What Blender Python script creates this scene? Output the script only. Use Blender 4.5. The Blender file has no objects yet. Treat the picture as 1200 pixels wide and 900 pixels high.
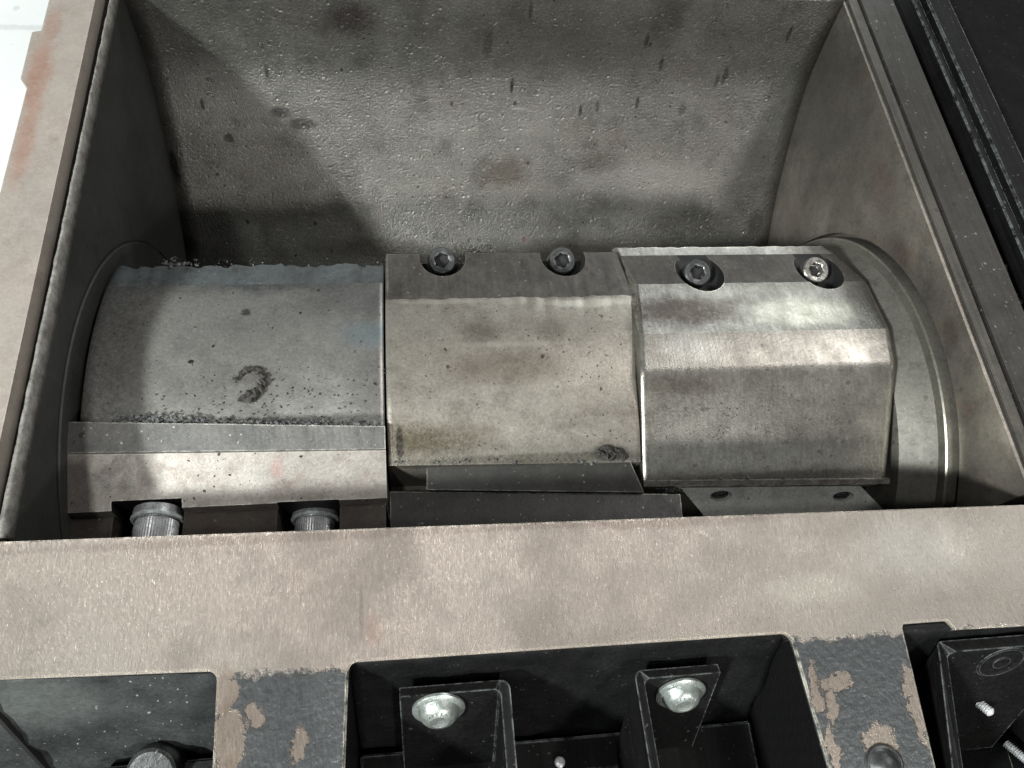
import bpy, bmesh, math, random
from mathutils import Vector, Matrix, noise as mn
random.seed(7)
S = 0.001                                   # everything below is written in millimetres
scene = bpy.context.scene
C = scene.collection

# ------------------------------------------------------------------ camera, world, lamps, exposure
CR = Matrix(((0.9918, 0.0299, -0.1246), (-0.0803, 0.9026, -0.4229), (0.0998, 0.4294, 0.8976)))
CH = 211.7
cd = bpy.data.cameras.new('camera'); cam = bpy.data.objects.new('camera', cd); C.objects.link(cam)
cam.matrix_world = Matrix.Translation((0, 0, CH * S)) @ CR.to_4x4()
cd.sensor_width = 36; cd.lens = 27; cd.clip_start = 0.005; cd.clip_end = 50
scene.camera = cam

w = bpy.data.worlds.new('World'); scene.world = w; w.use_nodes = True
w.node_tree.nodes['Background'].inputs[0].default_value = (0.9, 0.97, 1.0, 1)
w.node_tree.nodes['Background'].inputs[1].default_value = 0.045

def lamp(name, d, dist, sx, sy, power, col=(1, 1, 1), tgt=(40, 110, -20)):
    l = bpy.data.lights.new(name, 'AREA'); l.shape = 'RECTANGLE'; l.size = sx; l.size_y = sy
    l.energy = power; l.color = col
    o = bpy.data.objects.new(name, l); C.objects.link(o)
    t = Vector(tgt) * S; v = Vector(d).normalized()
    o.location = t + v * dist
    o.rotation_euler = v.to_track_quat('Z', 'Y').to_euler()
lamp('ceiling_lamp_west', (-1.05, -0.74, 1.0), 1.7, 0.15, 0.15, 48, (0.95, 1.0, 0.97))
lamp('ceiling_lamp_south', (0.45, -1.15, 0.93), 1.7, 0.16, 0.16, 12, (1.0, 0.98, 0.94))
lamp('ceiling_lamp_east', (0.57, 0.26, 0.85), 1.7, 0.45, 0.40, 9, (1.0, 0.97, 0.94))
lamp('ceiling_lamp_middle', (-0.33, -0.35, 1.0), 1.9, 0.14, 0.14, 6, (0.97, 1.0, 0.96))
lamp('sheen_fill_light', (0.45, 0.85, 0.47), 1.8, 0.5, 0.35, 4.5, (0.93, 1.0, 1.0))  # unseen source added for sheen and glints on the rotor tops
lamp('low_front_lamp', (-0.05, -1.0, 0.36), 1.7, 0.5, 0.05, 2.2, (0.95, 1.0, 1.0))
scene.view_settings.view_transform = 'Standard'; scene.view_settings.look = 'None'
scene.view_settings.exposure = 0; scene.view_settings.gamma = 1

# ------------------------------------------------------------------ measuring helpers (mm)
def ray(px, py):
    return (CR @ Vector(((px - 600) / 900, (450 - py) / 900, -1))), Vector((0, 0, CH))
def on_plane(px, py, P, n):
    d, o = ray(px, py); n = Vector(n)
    return o + d * ((Vector(P) - o).dot(n) / d.dot(n))
def on_z(px, py, z=0): return on_plane(px, py, (0, 0, z), (0, 0, 1))
AY, AZ = 121, -106                          # rotor axis
def on_cyl(px, py, r):
    d, o = ray(px, py)
    a = d.y ** 2 + d.z ** 2; b = -AY * d.y + (CH - AZ) * d.z; c = AY ** 2 + (CH - AZ) ** 2 - r * r
    D = max(b * b - a * c, 0)
    return o + d * ((-b - D ** .5) / a)
BACK = [(278.5, 0), (277.3, -10), (275.2, -26), (271.5, -42), (262.5, -62), (252.5, -80), (243, -95), (231, -110), (214, -128), (180, -150)]
def on_profile(px, py, prof=BACK):
    d, o = ray(px, py)
    for (a, b), (c, e) in zip(prof, prof[1:]):
        n = Vector((0, -(e - b), c - a)); p = o + d * ((Vector((0, a, b)) - o).dot(n) / d.dot(n))
        if min(b, e) - .01 <= p.z <= max(b, e) + .01: return p
    return None

# ------------------------------------------------------------------ materials
class NT:
    def __init__(s, name):
        s.m = bpy.data.materials.new(name); s.m.use_nodes = True; s.t = s.m.node_tree
        s.b = s.t.nodes['Principled BSDF']
        g = s.t.nodes.new('ShaderNodeNewGeometry'); s.geo = g
        v = s.t.nodes.new('ShaderNodeVectorMath'); v.operation = 'SCALE'; v.inputs['Scale'].default_value = 1000
        s.t.links.new(g.outputs['Position'], v.inputs[0]); s.P = v.outputs[0]
    def link(s, a, b): s.t.links.new(a, b)
    def val(s, x, inp):
        if isinstance(x, bpy.types.NodeSocket): s.link(x, inp)
        else: inp.default_value = x
    def vm(s, op, a, b=None, c=None):
        n = s.t.nodes.new('ShaderNodeVectorMath'); n.operation = op
        s.val(a, n.inputs[0])
        if b is not None: s.val(b, n.inputs[1])
        if c is not None: s.val(c, n.inputs[2])
        return n.outputs['Value'] if op in ('LENGTH', 'DOT_PRODUCT', 'DISTANCE') else n.outputs[0]
    def ma(s, op, a, b=None, clamp=False):
        n = s.t.nodes.new('ShaderNodeMath'); n.operation = op; n.use_clamp = clamp
        s.val(a, n.inputs[0])
        if b is not None: s.val(b, n.inputs[1])
        return n.outputs[0]
    def noise(s, scale, detail=4, rough=.55, vec=None, off=0, color=False, dist=0):
        n = s.t.nodes.new('ShaderNodeTexNoise'); n.inputs['Scale'].default_value = scale
        n.inputs['Detail'].default_value = detail; n.inputs['Roughness'].default_value = rough
        n.inputs['Distortion'].default_value = dist
        v = vec or s.P
        if off: v = s.vm('ADD', v, (off, off * .7, -off))
        s.link(v, n.inputs['Vector'])
        return n.outputs['Color' if color else 0]
    def mr(s, x, a, b, c=0., d=1., smooth=False):
        n = s.t.nodes.new('ShaderNodeMapRange'); n.clamp = True
        if smooth: n.interpolation_type = 'SMOOTHSTEP'
        s.val(x, n.inputs[0]); s.val(a, n.inputs[1]); s.val(b, n.inputs[2]); s.val(c, n.inputs[3]); s.val(d, n.inputs[4])
        return n.outputs[0]
    def mix(s, f, a, b, mode='MIX'):
        n = s.t.nodes.new('ShaderNodeMix'); n.data_type = 'RGBA'; n.blend_type = mode
        s.val(f, n.inputs[0])
        for x, i in ((a, 6), (b, 7)):
            if isinstance(x, (tuple, list)): x = tuple(x)[:3] + (1,)
            s.val(x, n.inputs[i])
        return n.outputs[2]
    def vor(s, scale, vec=None, off=0):
        n = s.t.nodes.new('ShaderNodeTexVoronoi'); n.inputs['Scale'].default_value = scale
        v = vec or s.P
        if off: v = s.vm('ADD', v, (off, -off, off * .3))
        s.link(v, n.inputs['Vector']); return n.outputs['Distance'], n.outputs['Color']

def steel(name, c1, c2, big=.03, metal=.6, rough=(.35, .6), fine=.25, dirt=(.03, .028, .025), dirt_amt=.5,
          specks=.5, speck_scale=.22, speck_col=(.015, .014, .013), light_specks=0., bump=.25, bump_scale=1.2,
          pits=0., pit_scale=.25, streak=None, streak_amt=.25, streak_bump=0., stains_and_light=(), edge=0., edge_col=(.6, .57, .5),
          seed=0., wave=None, paint=None, spec=.5, rust=0., glint=None):
    n = NT(name); P = n.P
    base = n.mix(n.mr(n.noise(big, 7, .62, off=seed), .36, .64), c1, c2)
    # dirt blotches
    d = n.mr(n.noise(big * 3.2, 6, .68, off=seed + 31), .5, .72)
    base = n.mix(n.ma('MULTIPLY', d, dirt_amt), base, dirt)
    if rust:
        rr = n.mr(n.noise(big * 2.1, 8, .7, off=seed + 77), .56, .68)
        base = n.mix(n.ma('MULTIPLY', rr, rust), base, (.20, .085, .045))
    # grain
    g = n.mr(n.noise(.9, 5, .7, off=seed), .25, .75, 1 - fine, 1 + fine)
    base = n.vm('MULTIPLY', base, n.vm('MULTIPLY', (1, 1, 1), g))
    g2 = n.mr(n.noise(2.6, 3, .7, off=seed + 60), .25, .75, 1 - fine * .9, 1 + fine * .9)
    base = n.vm('MULTIPLY', base, n.vm('MULTIPLY', (1, 1, 1), g2))
    stv = None
    if streak:
        sv = n.vm('MULTIPLY', P, tuple(streak))
        stv = n.noise(1., 5, .6, vec=sv)
        base = n.vm('MULTIPLY', base, n.vm('MULTIPLY', (1, 1, 1), n.mr(stv, .3, .7, 1 - streak_amt, 1 + streak_amt)))
    wob = n.vm('MULTIPLY', n.vm('SUBTRACT', n.noise(.5, 3, .6, color=True, off=seed), (.5, .5, .5)), (2.2, 2.2, 2.2))
    PW = n.vm('ADD', P, wob)
    if specks:
        for sc, o, th in ((speck_scale * 1.5, 0, .42), (speck_scale * 4, 13, .42)):
            dd, cc = n.vor(sc, PW, o + seed)
            rv = n.vm('DOT_PRODUCT', cc, (.6, .4, 0.))
            th_ = n.ma('MULTIPLY', n.ma('POWER', rv, 6.0), th * 1.1)
            mk = n.ma('SUBTRACT', th_, dd)
            mk = n.mr(mk, 0, .06)
            base = n.mix(n.ma('MULTIPLY', mk, min(1, specks)), base, speck_col)
    if light_specks:
        dd, cc = n.vor(.85, PW, 41 + seed)
        rv = n.vm('DOT_PRODUCT', cc, (.5, .5, 0.))
        mk = n.mr(n.ma('SUBTRACT', n.ma('MULTIPLY', n.ma('POWER', rv, 5.0), .5), dd), 0, .06)
        base = n.mix(n.ma('MULTIPLY', mk, light_specks), base, (.5, .48, .44))
    # stains: ragged spots fixed on the surface
    wob2 = n.vm('MULTIPLY', n.vm('SUBTRACT', n.noise(.16, 6, .75, color=True, off=5 + seed), (.5, .5, .5)), (13, 13, 13))
    PS = n.vm('ADD', P, wob2)
    stm = None
    brk = n.mr(n.noise(.7, 6, .75, off=91 + seed), .3, .62, .45, 1.1)
    for (ctr, rad, col, amt) in stains_and_light:
        k = min(1.0, min(rad) / 9.0)
        PSk = n.vm('ADD', P, n.vm('MULTIPLY', wob2, (k, k, k)))
        q = n.vm('MULTIPLY', n.vm('SUBTRACT', PSk, tuple(ctr)), tuple(1 / r for r in rad))
        lo_, hi_ = (.55, 1.15) if min(rad) < 3.1 else (.3, 1.25)
        mk = n.mr(n.vm('LENGTH', q), lo_, hi_, 1, 0, True)
        mk = n.ma('MULTIPLY', n.ma('MULTIPLY', mk, brk), amt, True)
        base = n.mix(mk, base, col)
    rg = n.mr(n.noise(big * 4, 6, .7, off=seed + 9), .3, .7, rough[0], rough[1])
    mt = metal
    hts = []
    if glint:
        gv = n.noise(1., 3, .6, vec=n.vm('MULTIPLY', P, tuple(glint[0])), off=17)
        gm = n.ma('MULTIPLY', n.mr(gv, .52, .68), n.mr(n.noise(.02, 4, .6, off=29), .42, .6, .75, 1))
        rg = n.ma('SUBTRACT', rg, n.ma('MULTIPLY', gm, glint[1]))
        base = n.mix(n.ma('MULTIPLY', gm, glint[2]), base, (.72, .69, .62))  # glints painted into the base colour as paler ticks
        hts.append((gv, glint[3]))
    h = n.noise(bump_scale, 5, .65, off=seed + 3); hts.append((h, bump * .18))
    if pits:
        dd, cc = n.vor(pit_scale, PW, 7 + seed)
        pm = n.mr(dd, 0., .45, -1, 0, True)
        pm = n.ma('MULTIPLY', pm, n.mr(n.vm('DOT_PRODUCT', cc, (0, 1, 0)), .55, .95))
        hts.append((pm, pits * .25))
    if stv is not None and streak_bump: hts.append((stv, streak_bump * .15))
    if wave:
        wv = n.t.nodes.new('ShaderNodeTexWave'); wv.inputs['Scale'].default_value = 1.; wv.inputs['Distortion'].default_value = 1.5
        wv.inputs['Detail'].default_value = 2
        n.link(n.vm('MULTIPLY', P, wave[0]), wv.inputs['Vector'])
        amp = n.mr(n.noise(.035, 4, .6, off=71), .42, .62, .5, 1)
        hts.append((n.ma('MULTIPLY', wv.outputs['Fac'], amp), wave[1]))
    if paint:   # paint = (y, colour, bump): everything nearer than y is painted, with a ragged edge and chips
        y0, pc, chips = paint
        sx = n.t.nodes.new('ShaderNodeSeparateXYZ'); n.link(P, sx.inputs[0])
        yy = n.ma('ADD', sx.outputs[1], n.mr(n.noise(.35, 6, .7, off=2), .2, .8, -2.6, 2.6))
        yy = n.ma('ADD', yy, n.ma('MULTIPLY', sx.outputs[0], .012))
        pm = n.mr(yy, y0 - .7, y0 + .7, 1, 0)
        for (ctr, rad) in chips:
            k = .7
            q = n.vm('MULTIPLY', n.vm('SUBTRACT', n.vm('ADD', P, n.vm('ADD', n.vm('MULTIPLY', wob2, (k, k, k)), wob)), tuple(ctr)), tuple(1 / r for r in rad))
            base = n.mix(n.mr(n.vm('LENGTH', q), .8, 1.3, .55, 0), base, (.24, .18, .14))
            pm = n.ma('MULTIPLY', pm, n.mr(n.vm('LENGTH', q), .8, .95, 0, 1))
        pcol = n.mix(n.mr(n.noise(.5, 5, .7, off=44), .35, .7), pc, tuple(x * 1.7 for x in pc))
        base = n.mix(pm, base, pcol)
        dz = n.mr(sx.outputs[2], -1.6, -.9, 1, 0); pm = n.ma('MAXIMUM', pm, dz)
        base = n.mix(dz, base, (.006, .006, .006))
        rg = n.mr(pm, 0, 1, rg, .38); mt = n.mr(pm, 0, 1, metal, 0.)
        hts.append((n.ma('MULTIPLY', pm, n.noise(.6, 3, .5, off=12)), .33)); hts.append((pm, .12))
    if edge:
        bv = n.t.nodes.new('ShaderNodeBevel'); bv.samples = 5; bv.inputs[0].default_value = .0007
        dt = n.vm('DOT_PRODUCT', bv.outputs[0], n.geo.outputs['True Normal'])
        em = n.mr(dt, .995, .88, 0, 1)
        em = n.ma('MULTIPLY', em, n.mr(n.noise(.3, 5, .7, off=23), .38, .6))
        em = n.ma('MULTIPLY', em, edge)
        base = n.mix(em, base, edge_col); rg = n.ma('SUBTRACT', rg, n.ma('MULTIPLY', em, .12))
    n.link(base, n.b.inputs['Base Color'])
    n.val(rg, n.b.inputs['Roughness']); n.val(mt, n.b.inputs['Metallic'])
    n.b.inputs['Specular IOR Level'].default_value = spec
    tot = None
    for h, a in hts:
        x = n.ma('MULTIPLY', h, a); tot = x if tot is None else n.ma('ADD', tot, x)
    bp = n.t.nodes.new('ShaderNodeBump'); bp.inputs['Strength'].default_value = 1.0; bp.inputs['Distance'].default_value = .001
    n.link(tot, bp.inputs['Height']); n.link(bp.outputs[0], n.b.inputs['Normal'])
    return n.m

# ------------------------------------------------------------------ mesh helpers
def link(name, bm, mat, parent=None, origin=None, smooth=False):
    me = bpy.data.meshes.new(name)
    if origin is None:
        if parent is not None:
            origin = Vector(parent['_o'])
        else: origin = Vector((0, 0, 0))
    origin = Vector(origin)
    for v in bm.verts: v.co = (v.co - origin) * S
    bmesh.ops.recalc_face_normals(bm, faces=bm.faces)
    for f in bm.faces: f.smooth = smooth
    bm.to_mesh(me); bm.free()
    me.materials.append(mat)
    o = bpy.data.objects.new(name, me); C.objects.link(o)
    if parent is not None:
        o.parent = parent
        o['_o'] = tuple(parent['_o'])
    else:
        o.location = origin * S; o['_o'] = tuple(origin)
    return o
def empty(name, at, label, cat, group=None):
    o = bpy.data.objects.new(name, None); C.objects.link(o); o.location = Vector(at) * S; o['_o'] = tuple(at)
    o.empty_display_size = .01; tag(o, label, cat, group); return o
def tag(o, label, cat, group=None):
    o['label'] = label; o['category'] = cat
    if group: o['group'] = group
def box(bm, x0, x1, y0, y1, z0, z1, M=None, bev=0.):
    vs = [Vector((x, y, z)) for x in (x0, x1) for y in (y0, y1) for z in (z0, z1)]
    t = bmesh.new(); v = [t.verts.new(p) for p in vs]
    for f in ((0, 1, 3, 2), (4, 6, 7, 5), (0, 4, 5, 1), (2, 3, 7, 6), (0, 2, 6, 4), (1, 5, 7, 3)): t.faces.new([v[i] for i in f])
    if bev: bmesh.ops.bevel(t, geom=t.edges[:], offset=bev, segments=2, affect='EDGES')
    merge(bm, t, M)
def merge(bm, t, M=None):
    if M is not None: bmesh.ops.transform(t, matrix=M, verts=t.verts)
    me = bpy.data.meshes.new('tmp'); t.to_mesh(me); t.free(); bm.from_mesh(me); bpy.data.meshes.remove(me)
def frame(o, zdir, xdir=(1, 0, 0)):
    z = Vector(zdir).normalized(); x = Vector(xdir); x = (x - z * x.dot(z)).normalized(); y = z.cross(x)
    return Matrix(((x.x, y.x, z.x, o[0]), (x.y, y.y, z.y, o[1]), (x.z, y.z, z.z, o[2]), (0, 0, 0, 1)))
def lathe(bm, prof, M, seg=48, ripple=0., wob=0., closed=False):
    """prof: (r, z) list turned round local z"""
    t = bmesh.new(); rings = []
    for r, z in prof:
        if r < 1e-6: rings.append([t.verts.new((0, 0, z))]); continue
        ring = []
        for i in range(seg):
            a = 2 * math.pi * i / seg
            rr = r * (1 + (ripple if i % 2 else 0))
            rr *= 1 + wob * mn.noise(Vector((math.cos(a) * 2, math.sin(a) * 2, z * .4)))
            ring.append(t.verts.new((rr * math.cos(a), rr * math.sin(a), z)))
        rings.append(ring)
    for a, b in zip(rings, rings[1:]):
        if len(a) == 1 and len(b) == 1: continue
        for i in range(seg):
            j = (i + 1) % seg
            if len(a) == 1: t.faces.new((a[0], b[i], b[j]))
            elif len(b) == 1: t.faces.new((a[i], a[j], b[0]))
            else: t.faces.new((a[i], a[j], b[j], b[i]))
    merge(bm, t, M)
def extrude_x(bm, prof, xs, jit=None, skewf=None, soft=(), tilt=None, inset=None):
    """closed yz outline swept along x stations; jit {index: amplitude mm}"""
    rows = []
    for k, x in enumerate(xs):
        row = []
        for i, (y, z) in enumerate(prof):
            a = jit.get(i, 0) if jit else 0
            dy = a * mn.noise(Vector((x * .25, i * 7.1, 1.3))) + a * .5 * mn.noise(Vector((x * .9, i * 3.1, 4)))
            dz = a * mn.noise(Vector((x * .3, i * 5.1, 9.3)))
            xx = x
            if skewf: xx = skewf(x, y, z)
            if tilt and i in tilt:
                t = (x - xs[0]) / (xs[-1] - xs[0]); dy += tilt[i][0] * t; dz += tilt[i][1] * t
            if inset and k in (0, len(xs) - 1):
                q = inset[0 if k == 0 else 1]; L_ = math.hypot(y - AY, z - AZ)
                dy -= (y - AY) / L_ * q; dz -= (z - AZ) / L_ * q
            row.append(bm.verts.new((xx, y + dy, z + dz)))
        rows.append(row)
    n = len(prof)
    for a, b in zip(rows, rows[1:]):
        for i in range(n):
            j = (i + 1) % n; bm.faces.new((a[i], a[j], b[j], b[i]))
    bm.faces.new(rows[0]); bm.faces.new(rows[-1][::-1])
    if soft:
        bm.edges.ensure_lookup_table()
        keep = set()
        for a, b in zip(rows, rows[1:]):
            for i in soft: keep.add(bm.edges.get((a[i], b[i])))
        for a in rows[1:-1]:
            for i in range(n): keep.add(bm.edges.get((a[i], a[(i + 1) % n])))
        for e in bm.edges: e.smooth = e in keep
def prism(bm, pts, z0, z1, tr=None):
    """xy outline extruded in z"""
    lo = [bm.verts.new((x, y, z0)) for x, y in pts]; hi = [bm.verts.new((x, y, z1)) for x, y in pts]
    n = len(pts)
    for i in range(n):
        j = (i + 1) % n; bm.faces.new((lo[i], lo[j], hi[j], hi[i]))
    bm.faces.new(lo[::-1]); bm.faces.new(hi)
def cut(o, bm):
    """carve a cutter out of an object for good"""
    for v in bm.verts: v.co = (v.co - Vector(o['_o'])) * S
    bmesh.ops.recalc_face_normals(bm, faces=bm.faces)
    me = bpy.data.meshes.new('c'); bm.to_mesh(me); bm.free()
    c = bpy.data.objects.new('c', me); C.objects.link(c); c.location = Vector(o['_o']) * S
    m = o.modifiers.new('b', 'BOOLEAN'); m.object = c; m.operation = 'DIFFERENCE'; m.solver = 'EXACT'
    bpy.context.view_layer.update()
    dg = bpy.context.evaluated_depsgraph_get()
    new = bpy.data.meshes.new_from_object(o.evaluated_get(dg)); o.modifiers.clear()
    mats = [x for x in o.data.materials]; o.data = new
    idx = [p.material_index for p in new.polygons]
    new.materials.clear(); [new.materials.append(x) for x in mats]
    for p, k in zip(new.polygons, idx): p.material_index = min(k, len(mats) - 1)
    bpy.data.objects.remove(c)
def linsp(a, b, n): return [a + (b - a) * i / (n - 1) for i in range(n)]
def blob(bm, c, r, sc=(1, 1, 1), sub=1, amp=.35, seed=0):
    t = bmesh.new(); bmesh.ops.create_icosphere(t, subdivisions=sub, radius=1)
    for v in t.verts:
        k = 1 + amp * mn.noise(v.co * 1.7 + Vector((seed, seed * .3, 1)))*1.6
        v.co = Vector((v.co.x * sc[0], v.co.y * sc[1], v.co.z * sc[2])) * r * k
    merge(bm, t, Matrix.Translation(Vector(c)) @ Matrix.Rotation(seed * 2.1, 4, 'Z') @ Matrix.Rotation(seed, 4, 'X'))

# ------------------------------------------------------------------ material set
def bs(px, py, rad, col, amt):
    return (on_profile(px, py), rad, col, amt)
DK = (.022, .02, .018)
m_back = steel('cast_steel_back', (.19, .184, .168), (.25, .242, .222), big=.022, metal=.85, rough=(.26, .42), fine=.28, dirt_amt=.45,
    specks=.7, speck_scale=.25, bump=2.0, bump_scale=1.3, pits=.8, pit_scale=.42, light_specks=.55, seed=1, rust=.1,
    stains_and_light=[bs(770, 208, (42, 10, 9), (.34, .33, .31), .5), bs(560, 150, (40, 6, 5), (.30, .29, .27), .2), bs(885, 262, (5, 6, 12), (.05, .045, .04), .7), bs(215, 285, (7, 6, 9), DK, .8), bs(195, 240, (3, 6, 10), DK, .7), bs(610, 128, (5, .8, .8), (.4, .39, .36), .6), bs(410, 22, (12, 6, 9), (.05, .035, .032), .8), bs(850, 88, (1.6, 2, 6), DK, .6), bs(840, 95, (1.2, 2, 4), DK, .6), bs(775, 75, (1.2, 2, 4), DK, .8),  # first patch: sheen on the wall painted in as a pale band
            bs(758, 48, (1.3, 2, 4), DK, .8), bs(600, 100, (1, 2, 6), DK, .9), bs(622, 12, (1, 1, 5), DK, .7), bs(328, 132, (5, 3, 3), DK, .7), bs(355, 145, (7, 4, 3), DK, .7),
            bs(268, 162, (2.4, 3, 2.4), DK, .85), bs(680, 130, (1, 2, 4), DK, .8), bs(700, 125, (1, 2, 4), DK, .7), bs(747, 120, (1, 2, 4), DK, .8), bs(205, 195, (2, 6, 12), DK, .9),
            bs(237, 122, (1, 2, 3.4), DK, .8), bs(312, 84, (1, 2, 3.4), DK, .8), bs(925, 40, (1, 2, 5), DK, .7), bs(800, 128, (2, 2, 5), DK, .5), bs(590, 205, (14, 9, 9), (.085, .062, .045), .55),
            bs(700, 190, (14, 7, 7), (.08, .07, .06), .5), bs(800, 262, (30, 10, 10), (.07, .065, .058), .55), bs(640, 55, (45, 8, 22), (.085, .08, .07), .4),
            bs(780, 25, (10, 4, 16), (.07, .065, .06), .55), bs(572, 50, (2.5, 2, 12), (.06, .055, .05), .5), bs(440, 290, (30, 6, 6), (.06, .05, .035), .5), bs(614, 280, (1, 2, 3), (.25, .04, .03), .6),
            bs(655, 262, (12, 5, 6), (.1, .09, .075), .3), bs(330, 240, (20, 14, 14), (.075, .066, .045), .5)])
m_side_dark = steel('side_wall_shaded', (.032, .033, .032), (.048, .05, .048), metal=.3, rough=(.45, .65), bump=.3, specks=.5, dirt_amt=.4, seed=4)  # left wall's shade is painted in as a darker base
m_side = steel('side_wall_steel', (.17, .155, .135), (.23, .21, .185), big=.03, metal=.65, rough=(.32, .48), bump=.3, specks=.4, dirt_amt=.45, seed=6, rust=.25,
    streak=(.05, .05, .05), streak_amt=.2, stains_and_light=[((189, 245, -30), (12, 60, 45), (.075, .07, .06), .7), ((189, 160, -20), (5, 10, 6), (.075, .045, .038), .6), ((189, 120, -10), (5, 6, 5), (.07, .045, .035), .5), ((189, 190, -18), (5, 14, 10), (.09, .055, .045), .5)])  # first patch darkens the wall towards its upper back
m_rim_dark = steel('rim_dark', (.024, .022, .02), (.042, .039, .035), metal=.4, rough=(.4, .6), bump=.25, specks=.5, dirt_amt=.4, seed=8, light_specks=.3, streak=(.6, .02, .6), streak_amt=.3)  # lid's dark reflection painted in as the base colour
m_lip = steel('lip_steel', (.05, .046, .04), (.07, .064, .055), big=.05, metal=.4, rough=(.4, .6), bump=.3, specks=.4, dirt_amt=.5, seed=9, streak=(1.2, .02, 1.2), streak_amt=.35)
m_black = steel('black_paint', (.005, .0053, .0053), (.009, .0095, .0095), metal=0, rough=(.4, .65), bump=.7, bump_scale=.8, specks=.3, dirt_amt=.1, seed=10, light_specks=.06, fine=.5, spec=.17)
m_blackedge = steel('black_steel_worn', (.0035, .0035, .0035), (.007, .007, .007), metal=0, rough=(.5, .65), spec=.16, bump=.3, specks=.2, dirt_amt=.1, seed=11, light_specks=.1, edge=.8, edge_col=(.22, .24, .24), streak=(.7, .015, .7), streak_amt=.5)
m_frame = steel('machined_frame', (.425, .358, .318), (.445, .395, .352), big=.010, metal=.62, rough=(.31, .36), fine=.10, dirt_amt=0, specks=.08, bump=.3, bump_scale=1.0, glint=((2.0, .45, 1.), .12, .35, .12),
    seed=12, wave=((1.1, .18, .5), .09), edge=.9, edge_col=(.75, .7, .6), streak=(1.2, .22, 1.), streak_amt=.08, streak_bump=.65,
    paint=(20.5, (.043, .045, .0465), [((-48, 6, 0), (4.5, 9, 9)), ((-42, 12, 0), (3, 3, 5)), ((-31, 3.5, 0), (2.3, 5, 5)), ((-50, 17, 0), (3.5, 6, 5)),
        ((-47, -4, 0), (3, 6, 5)), ((104, 7, 0), (1.6, 7, 5)), ((110, 8, 0), (5, 2.2, 5)), ((107, 2, 0), (2, 5, 5)), ((131, 1, 0), (2.4, 12, 5)), ((104.5, -8, 0), (2, 7, 5)), ((118, -8, 0), (5, 6, 5))]),
    stains_and_light=[((145, 42, 0), (24, 13, 9), (.66, .63, .57), .8), ((178, 40, 0), (16, 16, 9), (.62, .59, .53), .55), ((110, 33, 0), (16, 5, 9), (.6, .57, .5), .5), ((-13, 30, 0), (2.5, 5, 4), (.45, .25, .21), .3),  # first two patches: wear with the rail's glare painted in
            ((75, 54.5, 0), (34, 2.5, 9), (.27, .21, .185), .6), ((10, 55.5, 0), (150, 1.6, 5), (.30, .24, .21), .6), ((-16, 34, 0), (.6, 8, 5), (.25, .2, .18), .5)])
m_rim_left = steel('rim_left', (.44, .38, .34), (.40, .36, .325), big=.03, metal=.4, rough=(.4, .6), fine=.12, dirt=(.25, .2, .17), dirt_amt=.4, specks=.15, bump=.4, seed=14, edge=.6, edge_col=(.7, .68, .6),
    stains_and_light=[((-128, 225, 0), (4.5, 20, 9), (.36, .19, .13), .75), ((-127, 195, 0), (3.5, 22, 9), (.38, .21, .15), .65), ((-127, 250, 0), (3, 9, 9), (.33, .18, .13), .5), ((-120, 235, 0), (3.5, 30, 9), (.42, .38, .34), .5), ((-131, 212, -6), (5, 16, 6), (.2, .11, .08), .8)])
m_ridge = steel('ridge_crust', (.30, .29, .265), (.14, .13, .12), big=.2, metal=.2, rough=(.5, .8), bump=.8, specks=.3, seed=15)
m_top_oily = steel('oily_top_strip', (.06, .055, .05), (.095, .087, .078), big=.08, metal=.35, rough=(.4, .55), specks=.4, dirt_amt=.5, seed=50, bump=.5, light_specks=.3, edge=.5, edge_col=(.4, .37, .33), streak=(.6, .06, .4), streak_amt=.2)
m_top_left = steel('dusty_blue_strip', (.115, .13, .135), (.085, .092, .095), big=.06, metal=.3, rough=(.45, .65), specks=.4, dirt_amt=.5, seed=51, bump=.7, light_specks=.3)
m_disc = steel('disc_steel', (.24, .225, .195), (.19, .178, .155), big=.04, metal=.65, rough=(.3, .42), bump=.2, specks=.3, dirt_amt=.35, seed=66, edge=.8, edge_col=(.6, .58, .5))
m_collar = steel('added_collar_steel', (.17, .16, .14), (.13, .122, .108), big=.05, metal=.35, rough=(.48, .6), bump=.3, specks=.4, dirt_amt=.5, seed=68)
m_lid = steel('lid_black', (.003, .003, .003), (.005, .005, .005), metal=0, rough=(.7, .9), spec=.12, bump=.5, specks=0, dirt_amt=.1, seed=52, light_specks=.06)
def cs(px, py, rad, col, amt, r=83): return (on_cyl(px, py, r), rad, col, amt)
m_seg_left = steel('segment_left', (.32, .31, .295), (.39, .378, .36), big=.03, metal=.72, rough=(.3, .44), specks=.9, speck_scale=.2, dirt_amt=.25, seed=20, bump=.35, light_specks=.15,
    stains_and_light=[cs(300, 322, (60, 11, 9), (.10, .115, .12), .75, 86), cs(430, 390, (11, 7, 8), (.22, .29, .32), .65), cs(420, 350, (22, 14, 9), (.12, .12, .125), .5), cs(288, 366, (1.8, 1.8, 4), DK, .9), cs(240, 470, (30, 9, 8), (.14, .135, .125), .4),
            cs(330, 330, (20, 8, 8), (.08, .09, .09), .5), cs(445, 450, (12, 16, 8), (.13, .125, .12), .5), cs(290, 494, (70, 2.6, 5), (.05, .05, .048), .85), cs(300, 440, (9, 3, 4), (.12, .1, .09), .4), cs(118, 400, (17, 70, 40), (.035, .036, .035), .6)])  # last patch: shadow on the left rotor end painted in
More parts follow.
